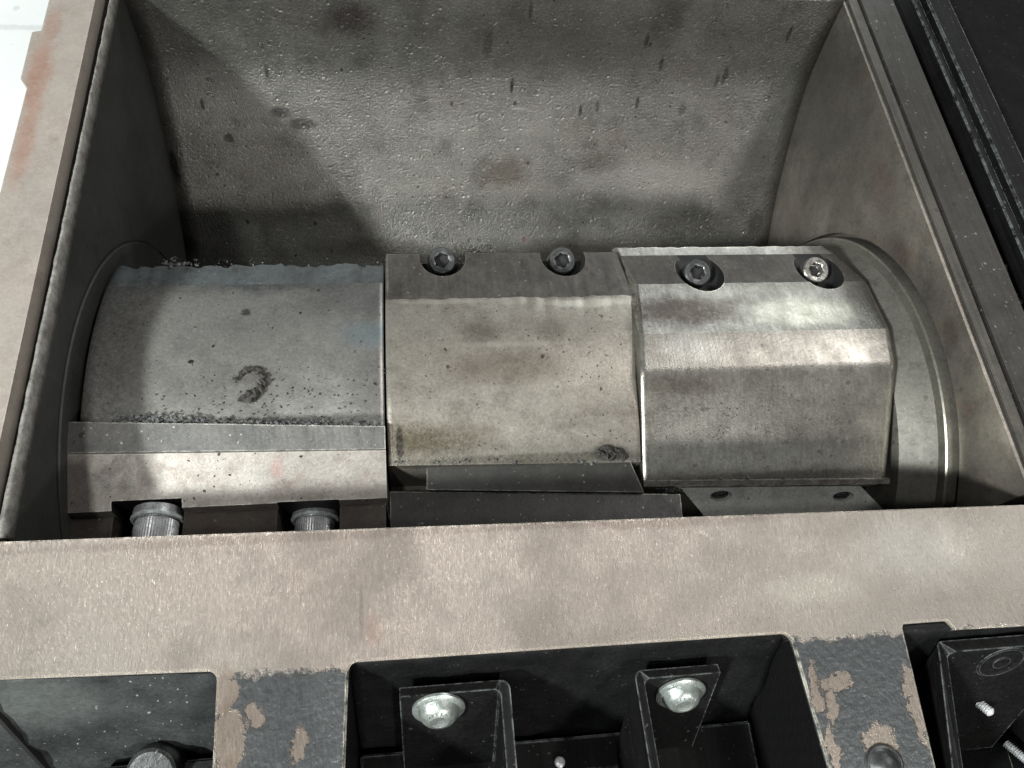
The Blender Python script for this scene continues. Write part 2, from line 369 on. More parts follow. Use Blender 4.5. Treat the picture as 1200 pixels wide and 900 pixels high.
m_seg_mid = steel('segment_middle', (.405, .375, .33), (.33, .30, .262), big=.035, metal=.7, rough=(.3, .44), specks=.75, speck_scale=.2, dirt=(.11, .085, .062), dirt_amt=.4, seed=22, bump=.35, edge=.7, edge_col=(.6, .57, .47), light_specks=.15,
    stains_and_light=[cs(600, 318, (70, 14.5, 12), (.075, .068, .06), .82, 86), cs(560, 385, (9, 6, 6), (.12, .095, .075), .55), cs(645, 385, (8, 5, 6), (.12, .1, .08), .55), cs(590, 430, (26, 7, 6), (.155, .12, .09), .55), cs(520, 518, (20, 6.5, 7), (.09, .075, .045), .8, 81), cs(470, 512, (14, 8, 7), (.085, .07, .04), .7, 81),  # last two patches: shadow on the lower left of the face, painted in
            cs(468, 520, (1.5, 7, 7), DK, .9, 81), cs(715, 530, (8, 3, 4), (.05, .045, .04), .8, 81), cs(690, 353, (18, 2.6, 3), (.6, .57, .5), .7, 84), cs(600, 350, (6, 3, 3), (.6, .57, .5), .6, 84), cs(520, 352, (20, 1.4, 3), (.55, .52, .46), .5, 84), cs(590, 400, (34, 2.0, 3), (.6, .56, .48), .35, 84), cs(690, 345, (20, 3.5, 4), (.12, .11, .095), .5), cs(745, 380, (4, 16, 10), (.09, .085, .075), .6), cs(600, 540, (60, 2.4, 4), (.06, .05, .035), .6, 81)])
m_seg_right = steel('segment_right', (.30, .288, .26), (.22, .21, .188), big=.035, metal=.8, rough=(.28, .42), specks=.4, dirt=(.1, .08, .07), dirt_amt=.4, seed=25, bump=.4, edge=1., edge_col=(.7, .67, .58), light_specks=.3,
    streak=(.8, .05, .4), streak_amt=.15, streak_bump=.35,
    stains_and_light=[cs(880, 312, (62, 12, 9), (.085, .072, .064), .8, 86), cs(945, 362, (24, 9, 7), (.6, .58, .49), .85, 86), cs(795, 360, (26, 9, 8), (.085, .07, .06), 1.3, 86), cs(855, 350, (14, 4, 5), (.12, .1, .085), .6, 86), cs(1035, 390, (13, 34, 16), (.10, .095, .085), .8), cs(810, 405, (14, 7, 5), (.42, .42, .4), .5, 87), cs(800, 452, (18, 4, 5), (.11, .085, .07), .6, 85),  # pale patch: wear with facet reflection painted in; dark right end: painted shade
            cs(950, 318, (9, 9, 9), (.2, .19, .17), .35, 87), cs(880, 560, (60, 2.0, 5), (.08, .075, .065), .5, 82), cs(925, 300, (3, 6, 5), (.6, .6, .56), .8, 88), cs(985, 490, (24, 14, 9), (.16, .145, .13), .4)])
m_knife = steel('knife_steel', (.36, .33, .30), (.26, .235, .215), big=.05, metal=.45, rough=(.35, .5), specks=1, speck_scale=.42, dirt=(.15, .105, .085), dirt_amt=.65, rust=.15, seed=28, bump=.3, edge=1., edge_col=(.65, .63, .58),
    stains_and_light=[((-80, 98, -26), (36, 8, 4), (.11, .11, .11), .7), ((-45, 88, -34), (3, 6, 6), (.4, .16, .14), .5)])
m_knife_top = steel('knife_bevel', (.17, .165, .16), (.11, .108, .105), big=.06, metal=.5, rough=(.35, .5), specks=.5, dirt_amt=.3, seed=29, bump=.3, edge=1., edge_col=(.6, .58, .52), light_specks=.9)
m_brown = steel('clamp_brown', (.085, .068, .058), (.05, .043, .038), big=.05, metal=.35, rough=(.4, .6), specks=.5, dirt_amt=.5, seed=30, bump=.3, light_specks=.3, edge=.4, edge_col=(.3, .27, .24))
m_dark = steel('oily_dark_steel', (.038, .037, .035), (.055, .052, .049), big=.05, metal=.4, rough=(.35, .55), specks=.3, dirt_amt=.4, seed=31, bump=.35, light_specks=.35, edge=1., edge_col=(.42, .42, .38))
m_plate = steel('pale_plate', (.72, .72, .68), (.6, .6, .56), big=.05, metal=.1, rough=(.4, .55), specks=.6, speck_scale=.3, dirt_amt=.35, seed=33, bump=.25, edge=.6, edge_col=(.55, .54, .5))
m_bolt = steel('bolt_black', (.05, .052, .054), (.08, .082, .085), big=.2, metal=.6, rough=(.3, .5), bump=.3, seed=35, edge=.8, edge_col=(.35, .35, .34), specks=.3)
m_bolt_worn = steel('bolt_worn', (.36, .35, .33), (.22, .21, .2), big=.2, metal=.8, rough=(.28, .45), bump=.3, seed=36, edge=1., edge_col=(.8, .78, .74), specks=.3)
m_knurl = steel('bolt_knurl', (.5, .51, .52), (.75, .76, .77), big=.3, metal=.35, rough=(.25, .42), bump=.5, seed=37, edge=.6, edge_col=(.7, .72, .73), specks=.3)
m_zinc = steel('zinc_screw', (.50, .54, .51), (.40, .44, .42), big=.15, metal=.75, rough=(.28, .42), bump=.3, seed=38, specks=.4, edge=.6, edge_col=(.8, .85, .82))
m_flange = steel('flange_zinc', (.85, .9, .92), (.65, .7, .71), big=.2, metal=.15, rough=(.3, .45), bump=.3, seed=67, specks=.5)
m_socket = steel('socket_black', (.012, .012, .012), (.02, .02, .02), metal=.2, rough=(.5, .7), bump=.3, seed=39)
m_debris = steel('debris_dark', (.03, .028, .025), (.055, .05, .045), big=.4, metal=0, rough=(.7, .9), bump=1., seed=40)
m_crumb = steel('crumb_grey', (.05, .052, .052), (.15, .155, .155), big=.6, metal=.1, rough=(.6, .9), bump=.6, seed=41)
m_floor = steel('pale_floor', (.84, .86, .86), (.78, .80, .80), big=.004, metal=0, rough=(.5, .7), fine=.05, dirt=(.6, .62, .62), dirt_amt=.3, specks=.2, speck_scale=.03, bump=.2, seed=43, stains_and_light=[(on_z(20, 32, -255), (400, 3.5, 60), (.45, .46, .46), .6), (on_z(10, 60, -255), (30, 60, 60), (.66, .68, .68), .4)])
m_pocket = steel('cast_pocket_paint', (.022, .024, .024), (.045, .048, .047), big=.05, metal=0, rough=(.35, .5), fine=.4, dirt=(.02, .022, .022), dirt_amt=.8, specks=.3, bump=1.6, bump_scale=.45, seed=45, light_specks=.5,
    stains_and_light=[((-68, 19, -3), (7, 2.5, 3), (.28, .25, .21), .8), ((-55, 12, -16), (14, 9, 9), (.025, .028, .028), .7), ((-72, 5, -33), (5, 2.5, 3), (.5, .52, .5), .6), ((-100, 16, -10), (24, 14, 16), (.10, .107, .104), .8)])  # last patch: reflection on the pocket's left side painted in

# ------------------------------------------------------------------ floor far below
bm = bmesh.new(); box(bm, -3000, 3000, -3000, 3000, -275, -255)
o = link('floor', bm, m_floor); o['kind'] = 'structure'

# ------------------------------------------------------------------ the granulator housing
house = empty('granulator_housing', (40, 120, -260), 'open granulator cutting chamber with machined front rail, dark side walls and pitted back wall', 'machine housing')
WL, WR = -109.3, 189.0
# front rail with its ribs: one comb-shaped casting
def corner(cx, cy, r, a0, a1, n=5):
    return [(cx + r * math.cos(math.radians(a0 + (a1 - a0) * i / n)), cy + r * math.sin(math.radians(a0 + (a1 - a0) * i / n))) for i in range(n + 1)]
pts = [(-190, 60.0), (-190, -60), (-186, -60)]
pts += [(-186, 27.0)]
pts += corner(-54.2, 20.0, 2.6, 90, 0)          # left pocket, far right corner
pts += [(-49.3, -60), (-21.5, -60)]
pts += corner(-17.0, 20.0, 2.2, 180, 90)
pts += corner(98.0, 19.0, 2.4, 90, 0)
pts += [(106, -60), (129.5, -60), (133.6, 20.6)]
pts += [(134.2, 21.6), (147.5, 21.6), (149.2, 19.0), (207, 18.0), (207, -60), (211, -60), (211, 53.2)]
bm = bmesh.new(); prism(bm, pts, -75, 0)
rail = link('front_rail', bm, m_frame, house)
mdx = bpy.context.view_layer
# soften the top edges
bm = bmesh.new(); bm.from_mesh(rail.data)
ed = [e for e in bm.edges if all(abs(v.co.z - (0 + 260) * S) < 1e-6 for v in e.verts)]
bmesh.ops.bevel(bm, geom=ed, offset=.45 * S, segments=2, affect='EDGES'); bm.to_mesh(rail.data); bm.free()

# left rim, gasket groove and crusty ridge, left wall
bm = bmesh.new()
prism(bm, [(-131, 60.4), (-114.6, 60.4), (-114.6, 300), (-130.5, 300), (-130.6, 247), (-133.6, 246), (-133.4, 223), (-130.6, 219)], -60, -0.05)
rim = link('rim', bm, m_rim_left, house)
bm = bmesh.new(); box(bm, -114.5, -109.4, 60.4, 300, -80, -7)
link('gasket', bm, m_socket, house)
bm = bmesh.new(); xs = linsp(60.4, 276, 260); rows = []
for y in xs:
    k = .6 * mn.noise(Vector((y * .2, 3, 1))) + .4 * mn.noise(Vector((y * .9, 8, 1)))
    wdt = 1.25 + .45 * k - (y - 60) * .0045
    rows.append([bm.verts.new(p) for p in ((-109.7 - wdt, y, -6.9), (-109.5 - wdt + .15 * k, y, -.6 + .25 * k), (-109.35 + .12 * k, y, -.5 - .2 * k), (-109.2, y, -6.9))])
for a, b in zip(rows, rows[1:]):
    for i in range(4): bm.faces.new((a[i], a[(i + 1) % 4], b[(i + 1) % 4], b[i]))
bm.faces.new(rows[0]); bm.faces.new(rows[-1][::-1])
link('ridge', bm, m_ridge, house, smooth=True)
bm = bmesh.new(); box(bm, -125, WL, 58, 296, -240, -7.1)
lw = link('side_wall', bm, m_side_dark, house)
def xc(x0, x1, r, seg=96):
    t = bmesh.new(); lathe(t, [(0, x0), (r, x0), (r, x1), (0, x1)], frame((0, AY, AZ), (1, 0, 0), (0, 1, 0)), seg); return t
cut(lw, xc(WL - 6, WL + 5, 89.6))
# right wall, its raised lip and flat rim
bm = bmesh.new(); box(bm, WR, 203, 58, 296, -240, -2.0)
rw = link('side_wall', bm, m_side, house)
cut(rw, xc(WR - 5, WR + 6, 90.6))
bm = bmesh.new(); box(bm, 190.6, 195.2, 60.4, 300, -2.1, -.9, bev=.3); link('lip', bm, m_lip, house)
bm = bmesh.new(); box(bm, 195.6, 211.4, 54.5, 300, -60, .0, bev=.3); link('rim', bm, m_rim_dark, house)
# back wall: curved pitted casting
bm = bmesh.new()
fine = []
def cat(p0, p1, p2, p3, t):
    return tuple(.5 * ((2 * b) + (-a + c) * t + (2 * a - 5 * b + 4 * c - d) * t * t + (-a + 3 * b - 3 * c + d) * t ** 3) for a, b, c, d in zip(p0, p1, p2, p3))
bp = [BACK[0]] + BACK + [BACK[-1]]
for i in range(1, len(bp) - 2):
    for k in range(4): fine.append(cat(bp[i - 1], bp[i], bp[i + 1], bp[i + 2], k / 4))
fine.append(BACK[-1])
outer = [(296, -160), (296, -.2)]
extrude_x(bm, fine + outer, linsp(WL + .1, WR - .1, 40))
bw = link('back_wall', bm, m_back, house)
for p in bw.data.polygons: p.use_smooth = len(p.vertices) == 4 and abs(p.normal.x) < .5 and p.normal.y < -.02
bm = bmesh.new(); box(bm, WL, WR, 296.2, 312, -60, 1.5, bev=.4); link('back_rail', bm, m_side, house)
bm = bmesh.new(); box(bm, 30, WR - .5, 278.0, 283, -.1, 1.2, bev=.4); link('lit_edge_strip', bm, m_bolt_worn, house)  # bright strip stands in for the lit top edge of the back wall
# chamber floor
bm = bmesh.new(); box(bm, -125, 203, 58, 296, -250, -241); link('chamber_floor', bm, m_black, house)

# pockets in front of the rail: sloping cast back faces
n_in = Vector((0, -.89, .456))
v_dn = Vector((0, -.456, -.89))
def slope(x0, x1, y0, mat, name, sub=1):
    bm = bmesh.new(); nx = max(2, int((x1 - x0) / 2.2)); nz = 26; g = []
    for j in range(nz):
        row = []
        for i in range(nx):
            p = Vector((x0 + (x1 - x0) * i / (nx - 1), y0, -1.2)) + v_dn * (j * 2.3)
            k = mn.noise(p * .16) * 1.0 + mn.noise(p * .5) * .35
            p = p + n_in * k * sub
            if j == 0: p.y = y0 + .6
            row.append(bm.verts.new(p))
        g.append(row)
    for a, b in zip(g, g[1:]):
        for i in range(nx - 1): bm.faces.new((a[i], a[i + 1], b[i + 1], b[i]))
    # give it a body
    r = bmesh.ops.extrude_face_region(bm, geom=bm.faces[:])
    for v in r['geom']:
        if isinstance(v, bmesh.types.BMVert): v.co = v.co - n_in * 3
    return link(name, bm, mat, house, smooth=True)
slope(-185.8, -51.6, 24.6, m_pocket, 'pocket_face')
slope(-19.0, 100.2, 22.3, m_black, 'pocket_face')
slope(133.2, 206.8, 19.6, m_black, 'pocket_face')
bm = bmesh.new(); box(bm, -190, 211, -64, 56, -84, -75.2); link('pocket_floor', bm, m_black, house)
bm = bmesh.new(); box(bm, -190, 211, -66, -60.2, -75, -30); link('front_flange', bm, m_black, house)

def inc(px, py, off=0.):
    return on_plane(px, py, Vector((0, 22, 0)) + n_in * off, n_in)
# local frame on the sloping face: x = u, y = -down, z = out
def slopeM(o): return frame(o, n_in, (1, 0, 0))
def bracket(px, py, w, legside, out=40, lg=34, th=2.6, dirn=(0, -1, .12)):
    o = inc(px, py, 3.0); D = Vector(dirn).normalized()
    at = lambda u, n, d: o + Vector((u, 0, 0)) + (D * n if n > th + .01 else n_in * n) + v_dn * d
    bm = bmesh.new(); r = 2.6
    L = [(0, 0), (w - r, 0)] + [(w - r + r * math.sin(a), r - r * math.cos(a)) for a in linsp(0, math.pi / 2, 6)][1:] + [(w, out), (w - th, out), (w - th, th + 1.2)]
    L += [(w - th - 1.2 + 1.2 * math.cos(a), th + 1.2 - 1.2 * math.sin(a)) for a in linsp(0, math.pi / 2, 4)][1:] + [(0, th)]
    if legside < 0: L = [(w - u, n) for u, n in L][::-1]
    for d0, d1 in ((0, lg),):
        lo = [bm.verts.new(at(u, n, d0)) for u, n in L]; hi = [bm.verts.new(at(u, n, d1)) for u, n in L]
        for i in range(len(L)):
            j = (i + 1) % len(L); bm.faces.new((lo[i], lo[j], hi[j], hi[i]))
        bm.faces.new(lo); bm.faces.new(hi[::-1])
    return link('mounting_bracket', bm, m_blackedge, house)
br1 = bracket(468, 806, 29, 1, out=60, lg=46)
br2 = bracket(742, 786, 24, -1, out=60, lg=46)
br3 = bracket(1094, 752, 44, -1, out=60, lg=60, th=3.6, dirn=(-.2, -1, .02))
def flange_screw(px, py, par, r=7.0, mat=None, sub=True):
    o = inc(px, py, 5.8); Mx = slopeM(o)
    bm = bmesh.new()
    lathe(bm, [(0, 0), (r, 0), (r, .7), (r * .93, 1.1), (r * .80, 1.4), (r * .76, 1.9), (r * .68, 3.0), (r * .55, 3.9), (r * .36, 4.3), (r * .3, 4.1), (0, 4.0)], Mx, 40, wob=.02)
    # little cast-in ticks round the head
    for k in range(6):
        a = math.radians(40 + k * 20); box(bm, r * .50 * math.cos(a) - .16, r * .50 * math.cos(a) + .16, r * .50 * math.sin(a) - .45, r * .50 * math.sin(a) + .45, 3.5, 4.15, Mx)
    return link('flange_screw', bm, mat or m_zinc, par, smooth=False)
def smooth_obj(o, ang=35):
    for p in o.data.polygons: p.use_smooth = True
    try: o.data.set_sharp_from_angle(angle=math.radians(ang))
    except Exception: pass
for px, py, b in ((514, 829, br1), (797, 811, br2)):
    smooth_obj(flange_screw(px, py, b))
o3 = inc(1171, 773, 5.8); bm = bmesh.new(); lathe(bm, [(4.6, 0), (7.2, 0), (7.2, .9), (6.4, 1.2), (4.8, .6), (3.4, .4), (2.6, 1.2), (0, 1.3)], slopeM(o3), 36)
smooth_obj(link('washer', bm, m_blackedge, br3))
for px, py, L in ((1146, 823, 5), (1192, 882, 5)):
    o = inc(px, py, 6.0); bm = bmesh.new(); Mx = frame(o, (.25, -.7, .65))
    prof = [(0, -4)]
    for k in range(12): prof += [(1.5, -4 + k * .75), (1.15, -4 + k * .75 + .37)]
    prof += [(0, 5.2)]
    lathe(bm, prof, Mx, 18); smooth_obj(link('screw', bm, m_knurl, br3))
# cross bars low in the middle pocket
bm = bmesh.new(); box(bm, -19, 61.5, -9, .5, -46, -39.0, bev=.5); link('cross_bar', bm, m_blackedge, house)
bm = bmesh.new(); box(bm, -19, 61.5, -30, -9.6, -50, -42, bev=.5); link('cross_bar', bm, m_blackedge, house)
bm = bmesh.new(); box(bm, 66, 100, -34, .5, -48, -40.5, bev=.5); link('cross_bar', bm, m_blackedge, house)
bm = bmesh.new(); prof = [(0, 0)] + [(q, k * .6) for k in range(9) for q in (1.6,)] + [(0, 5.4)]
p = on_z(655, 893, -40); lathe(bm, [(0, -2), (2.2, -2), (2.2, 0), (1.5, .2), (1.5, 1), (1.2, 1.3), (1.5, 1.6), (1.2, 1.9), (1.5, 2.2), (0, 3)], Matrix.Translation(p), 20); smooth_obj(link('screw', bm, m_knurl, house))
# left pocket: round boss and dark slot along the foot
p = on_z(176, 907, -31); bm = bmesh.new(); lathe(bm, [(0, -10), (6.6, -10), (6.6, -.8), (5.8, 0), (0, .2)], frame(p, (0, -.35, .94)), 32); smooth_obj(link('boss', bm, m_pocket, house))
bm = bmesh.new(); box(bm, -90, -52.6, -10, 3.2, -60, -36, bev=.6); link('cross_bar', bm, m_black, house)
# black seam across the left pocket
bm = bmesh.new(); q0, q1 = inc(-14, 830, -1.4), inc(64, 915, -1.4); dv = (q1 - q0).normalized(); pv = dv.cross(n_in) * .55
lo = [q0 + pv, q0 - pv, q1 - pv, q1 + pv]; a_ = [bm.verts.new(p - n_in * 4) for p in lo]; b_ = [bm.verts.new(p) for p in lo]
for i in range(4): bm.faces.new((a_[i], a_[(i + 1) % 4], b_[(i + 1) % 4], b_[i]))
bm.faces.new(b_); bm.faces.new(a_[::-1]); link('seam', bm, m_socket, house)
# capped screw on the right rib
p = on_z(1036, 897, 0); bm = bmesh.new(); lathe(bm, [(5.2, -1), (5.2, .3), (4.6, .9), (4.3, .5), (4.0, .6), (3.2, 1.9), (1.8, 2.8), (0, 3.1)], Matrix.Translation(p), 36); smooth_obj(link('screw', bm, m_bolt, house), 60)

# ------------------------------------------------------------------ hinged black lid structure right of the chamber
lid = empty('hopper_lid', (228, 160, -90), 'black steel hopper lid edge with scratched rim right of the chamber', 'hopper lid')
bm = bmesh.new(); box(bm, 222.6, 226.2, 30, 330, -80, -2, bev=.4); link('lid_rim', bm, m_blackedge, lid)
bm = bmesh.new(); box(bm, 226.6, 237.5, 30, 330, -80, 1.0, bev=.6); link('lid_rim', bm, m_blackedge, lid)
bm = bmesh.new(); box(bm, 238, 420, 30, 330, -80, -14, bev=.6); link('lid_panel', bm, m_lid, lid)
bm = bmesh.new()
for k in range(90):
    y = random.uniform(95, 152); blob(bm, (random.uniform(213.5, 221.5), y, -12 + random.uniform(-3, 2)), random.uniform(.8, 2.3), seed=k * .7, amp=.5)
o = link('lint', bm, m_debris); o['kind'] = 'stuff'; tag(o, 'grey clotted dust packed in the gap beside the lid', 'dust')
bm = bmesh.new(); box(bm, 211.8, 222.4, 40, 300, -80, -45); link('gap_filler', bm, m_black, house)

# ------------------------------------------------------------------ rotor
rotor = empty('rotor', (38, AY, -194), 'steel cutting rotor with three staggered segments lying in the chamber', 'rotor')
def tail(last_ang, first_ang, r=66, n=24):
    """rest of the outline, going round underneath"""
    out = []
    a = last_ang + 8
    while a < 360 + first_ang - 8:
        out.append((AY + r * math.cos(math.radians(a)), AZ + r * math.sin(math.radians(a)))); a += 12
    return out
def ang(p): return math.degrees(math.atan2(p[1] - AZ, p[0] - AY))
def segment(prof, x0, x1, mat, jit=None, n=70, skewf=None, soft=(), tilt=None, inset=(.5, .5)):
    full = list(prof) + tail(ang(prof[-1]), ang(prof[0]))
    bm = bmesh.new(); soft = tuple(soft) + tuple(range(len(prof) + 1, len(full) - 1))
    extrude_x(bm, full, [x0] + linsp(x0 + inset[0], x1 - inset[1], n) + [x1], jit, skewf, soft, tilt, inset)
    return link('rotor_segment', bm, mat, rotor, smooth=True)
bm = bmesh.new(); lathe(bm, [(0, WL - 2), (58, WL - 2), (58, WR + 2), (0, WR + 2)], frame((0, AY, AZ), (1, 0, 0), (0, 1, 0)), 64); link('shaft', bm, m_dark, rotor)
# end discs
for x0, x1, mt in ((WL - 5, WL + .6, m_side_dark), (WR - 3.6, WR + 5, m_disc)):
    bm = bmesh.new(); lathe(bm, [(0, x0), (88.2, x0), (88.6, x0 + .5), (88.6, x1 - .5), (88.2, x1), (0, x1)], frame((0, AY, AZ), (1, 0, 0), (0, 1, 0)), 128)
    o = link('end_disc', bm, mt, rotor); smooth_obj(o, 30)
bm = bmesh.new(); lathe(bm, [(60, 174), (78, 174.5), (80.5, 178), (84.5, 185.5), (60, 186)], frame((0, AY, AZ), (1, 0, 0), (0, 1, 0)), 128)  # ring added to cover the shaded gap beside the disc
smooth_obj(link('added_collar', bm, m_collar, rotor), 30)
# left segment (knife turned towards the rail)
def arc(p, q, sag, n=5):
    p, q = Vector(p), Vector(q); d = (q - p); nn = Vector((d.y, -d.x)).normalized() * -1
    if nn.y < 0: nn = -nn
    return [tuple(p + d * (k / n) + nn * sag * 4 * (k / n) * (1 - k / n)) for k in range(1, n)]
PL = [(167.5, -34.5), (156, -29.3)]
PL += arc(PL[1], (103.3, -26.8), 3.8, 8) + [(103.3, -26.8), (93, -33), (82, -52)]
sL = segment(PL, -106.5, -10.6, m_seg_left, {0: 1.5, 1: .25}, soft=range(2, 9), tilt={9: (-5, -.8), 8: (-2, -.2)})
def seam_x(y):
    ks = ((60, 77.0), (112, 77.3), (130, 79.5), (153, 83.2), (164, 82.6), (177, 79.6))
    if y <= ks[0][0]: return ks[0][1]
    for (a, u), (b, v) in zip(ks, ks[1:]):
        if y <= b: return u + (v - u) * (y - a) / (b - a)
    return ks[-1][1]
# middle segment
PM = [(173.6, -36.2), (171.5, -33.6), (147.3, -26.8)]
PM += arc(PM[2], (86.6, -32.8), 5.2, 9) + [(86.6, -32.8)]
sM = segment(PM, -9.8, 76.1, m_seg_mid, {2: .5}, soft=range(3, 11), skewf=lambda x, y, z: -9.8 + (x + 9.8) / 85.9 * (seam_x(y) - .5 + 9.8), tilt={11: (-2.2, -1.0)})
# right segment
PR = [(176.2, -38.2), (175.4, -36.0), (170.9, -35.0), (153, -28.0), (127.2, -20.1), (114.4, -20.2), (112.8, -20.5), (111, -21.1), (109, -22.0), (77.2, -36.8)]
def sk(x, y, z):
    t = (x - 76.6) / (175.6 - 76.6)
    xl = seam_x(y)
    xr = 168 + max(0, min(1, (y - 77) / 70)) * 10.5 - max(0, y - 160) ** 1.6 * .10
    return xl + (xr - xl) * t
sR = segment(PR, 76.6, 175.6, m_seg_right, {1: .3, 3: .2}, skewf=sk, soft=(5, 6, 7, 8), tilt={9: (-3, -1.5)}, inset=(.5, 2.2))
def remat(o, m, test):
    o.data.materials.append(m); k = len(o.data.materials) - 1; og = o.parent.location / S
    for p in o.data.polygons:
        if test(Vector(p.center) / S + og, p): p.material_index = k
    return k
remat(sL, m_top_left, lambda c, p: c.y > 156)
remat(sM, m_top_oily, lambda c, p: c.y > 147.3 and c.z > -37)
remat(sR, m_top_oily, lambda c, p: 153 < c.y < 171 and c.z > -37)
# knives and bolts
def sockets(seg, spots, r_scoop, axis, mats, depth=9):
    for (px, py, cx, cy, r), mt in zip(spots, mats):
        surf = on_cyl(px, py, r)
        ax = Vector(axis).normalized()
        o = surf - ax * depth
        t = bmesh.new(); lathe(t, [(0, 0), (r_scoop, 0), (r_scoop, depth + 14), (0, depth + 14)], frame(o, ax), 40)
        cut(seg, t)
        remat(seg, m_socket, lambda c, p, o=o, ax=ax: ((c - o) - ax * (c - o).dot(ax)).length < r_scoop * 1.002 and ((c - o).dot(ax) < .1 or abs(Vector(p.normal).dot(ax)) < .25))
    for (px, py, cx, cy, r), mt in zip(spots, mats):
        ax = Vector(axis).normalized(); c0 = on_cyl(cx, cy, r - 1.0)
        bm = bmesh.new(); M_ = frame(c0, ax)
        R_, hx = 5.3, 2.7
        t = bmesh.new()
        def ring(n, rr, z, rot=0): return [t.verts.new((rr * math.cos(2 * math.pi * i / n + rot), rr * math.sin(2 * math.pi * i / n + rot), z)) for i in range(n)]
        N = 42
        rings = [ring(N, R_, -9), ring(N, R_, -.5), ring(N, R_ - .5, 0), ring(N, hx * 1.22, 0)]
        for a_, b_ in zip(rings, rings[1:]):
            for i in range(N): t.faces.new((a_[i], a_[(i + 1) % N], b_[(i + 1) % N], b_[i]))
        # hexagonal socket
        hexr = []
        for i in range(N):
            an = 2 * math.pi * i / N; k = (an + .3) % (math.pi / 3) - math.pi / 6
            rr = hx / math.cos(k); hexr.append((rr * math.cos(an), rr * math.sin(an)))
        h0 = [t.verts.new((x, y, -.25)) for x, y in hexr]; h1 = [t.verts.new((x, y, -3.6)) for x, y in hexr]
        for i in range(N):
            j = (i + 1) % N
            t.faces.new((rings[-1][i], rings[-1][j], h0[j], h0[i])); t.faces.new((h0[i], h0[j], h1[j], h1[i]))
        t.faces.new(h1)
        merge(bm, t, M_)
        b = link('socket_bolt', bm, mt, seg); smooth_obj(b, 25)
        if mt is m_bolt_worn: b['label'] = 'bright worn socket bolt'
        bm = bmesh.new(); lathe(bm, [(0, -3.5), (hx * .93, -3.5), (hx * .93, -2.9), (0, -3.1)], M_, 6); link('hex_socket', bm, m_socket, b)
sockets(sM, [(518, 303, 518, 305, 86), (658, 303, 659, 305, 86)], 8.8, (0, -.38, .92), (m_bolt, m_bolt), 7)
sockets(sR, [(821, 318, 818, 319, 85.5), (961, 316, 957, 316, 85.5)], 9.3, (0, -.34, .94), (m_bolt, m_bolt_worn), 6.5)
# knife of the left segment: bevel strip on top, long face towards the rail
bm = bmesh.new(); extrude_x(bm, [(103.4, -27.2), (102.8, -24.6), (93.2, -27.0), (92.6, -29.5), (99, -40)], linsp(-109, -10.4, 60), {1: .12}, tilt={0: (-5, -.8), 1: (-5, -.8), 2: (-2.5, -.8), 3: (-2.5, -.8)})
kn = link('rotor_knife', bm, m_knife_top, rotor)
bm = bmesh.new(); extrude_x(bm, [(93.6, -27.6), (92.8, -27.4), (76.0, -34.2), (75.4, -38), (75.4, -66), (84, -66), (97, -38)], linsp(-109, -10.4, 40), tilt={0: (-2.5, -.8), 1: (-2.5, -.8), 6: (-4, -1)})
kf = link('knife_face', bm, m_knife, kn)
for pa, pb in ((131, 213), (324, 397)):
    qa = on_z(pa, 588, -33.5); qb = on_z(pb, 588, -33.5)
    t = bmesh.new(); box(t, qa.x, qb.x, 50, qa.y, -80, -10); cut(kf, t)
    if len(kf.data.materials) < 2: kf.data.materials.append(m_socket)
    for p in kf.data.polygons:
        c = Vector(p.center) / S + rotor.location / S
        if qa.x - .1 < c.x < qb.x + .1 and (abs(c.y - qa.y) < .1 or (abs(p.normal.x) > .9 and c.y < qa.y)): p.material_index = 1
# knife of the middle segment: dark bar below the step with a slanted right end
bm = bmesh.new()
L = [on_z(500, 536, -34.2), on_z(738, 539, -34.2), on_z(755, 577, -37.5), on_z(500, 574, -37.5)]
top = [bm.verts.new(p) for p in L]; bot = [bm.verts.new((x, y + 2, z - 24)) for x, y, z in L]
for i in range(4): bm.faces.new((top[i], top[(i + 1) % 4], bot[(i + 1) % 4], bot[i]))
bm.faces.new(top); bm.faces.new(bot[::-1]); link('rotor_knife', bm, m_dark, rotor)
# knife plate of the right segment: near-vertical pale plate with two screw holes
ny = Vector((0, -.72, .69))
pq = [on_plane(px, py, (0, 79.5, -40), ny) for px, py in ((782, 553), (992, 553), (1042, 604), (828, 608))]
bm = bmesh.new(); fr = [bm.verts.new(p) for p in pq]; bk = [bm.verts.new(p - ny * 5) for p in pq]
for i in range(4): bm.faces.new((fr[i], fr[(i + 1) % 4], bk[(i + 1) % 4], bk[i]))
bm.faces.new(fr); bm.faces.new(bk[::-1])
kp = link('rotor_knife', bm, m_plate, rotor); flat = Matrix.Diagonal((1, .5, 1, 1))
for px, py in ((845, 581), (988, 582)):
    c0 = on_plane(px, py, (0, 79.5, -40), ny)
    t = bmesh.new(); lathe(t, [(0, -2.6), (3.9, -2.6), (4.2, 1.5), (0, 1.5)], frame(c0, ny) @ flat, 32); cut(kp, t)
    bm = bmesh.new(); lathe(bm, [(0, -2.5), (3.6, -2.5), (3.4, -1.2), (1.7, -.9), (1.5, -2.0), (0, -2.1)], frame(c0, ny) @ flat, 28); smooth_obj(link('screw', bm, m_bolt, kp))
# bright cutting edge under the right segment
bm = bmesh.new(); extrude_x(bm, [(78.2, -35.6), (76.4, -36.6), (76.4, -38.4), (80, -38.4)], linsp(77, 168, 60), {1: .25}, tilt={i: (-3, -1.5) for i in range(4)}); link('cutting_edge', bm, m_bolt_worn, rotor)

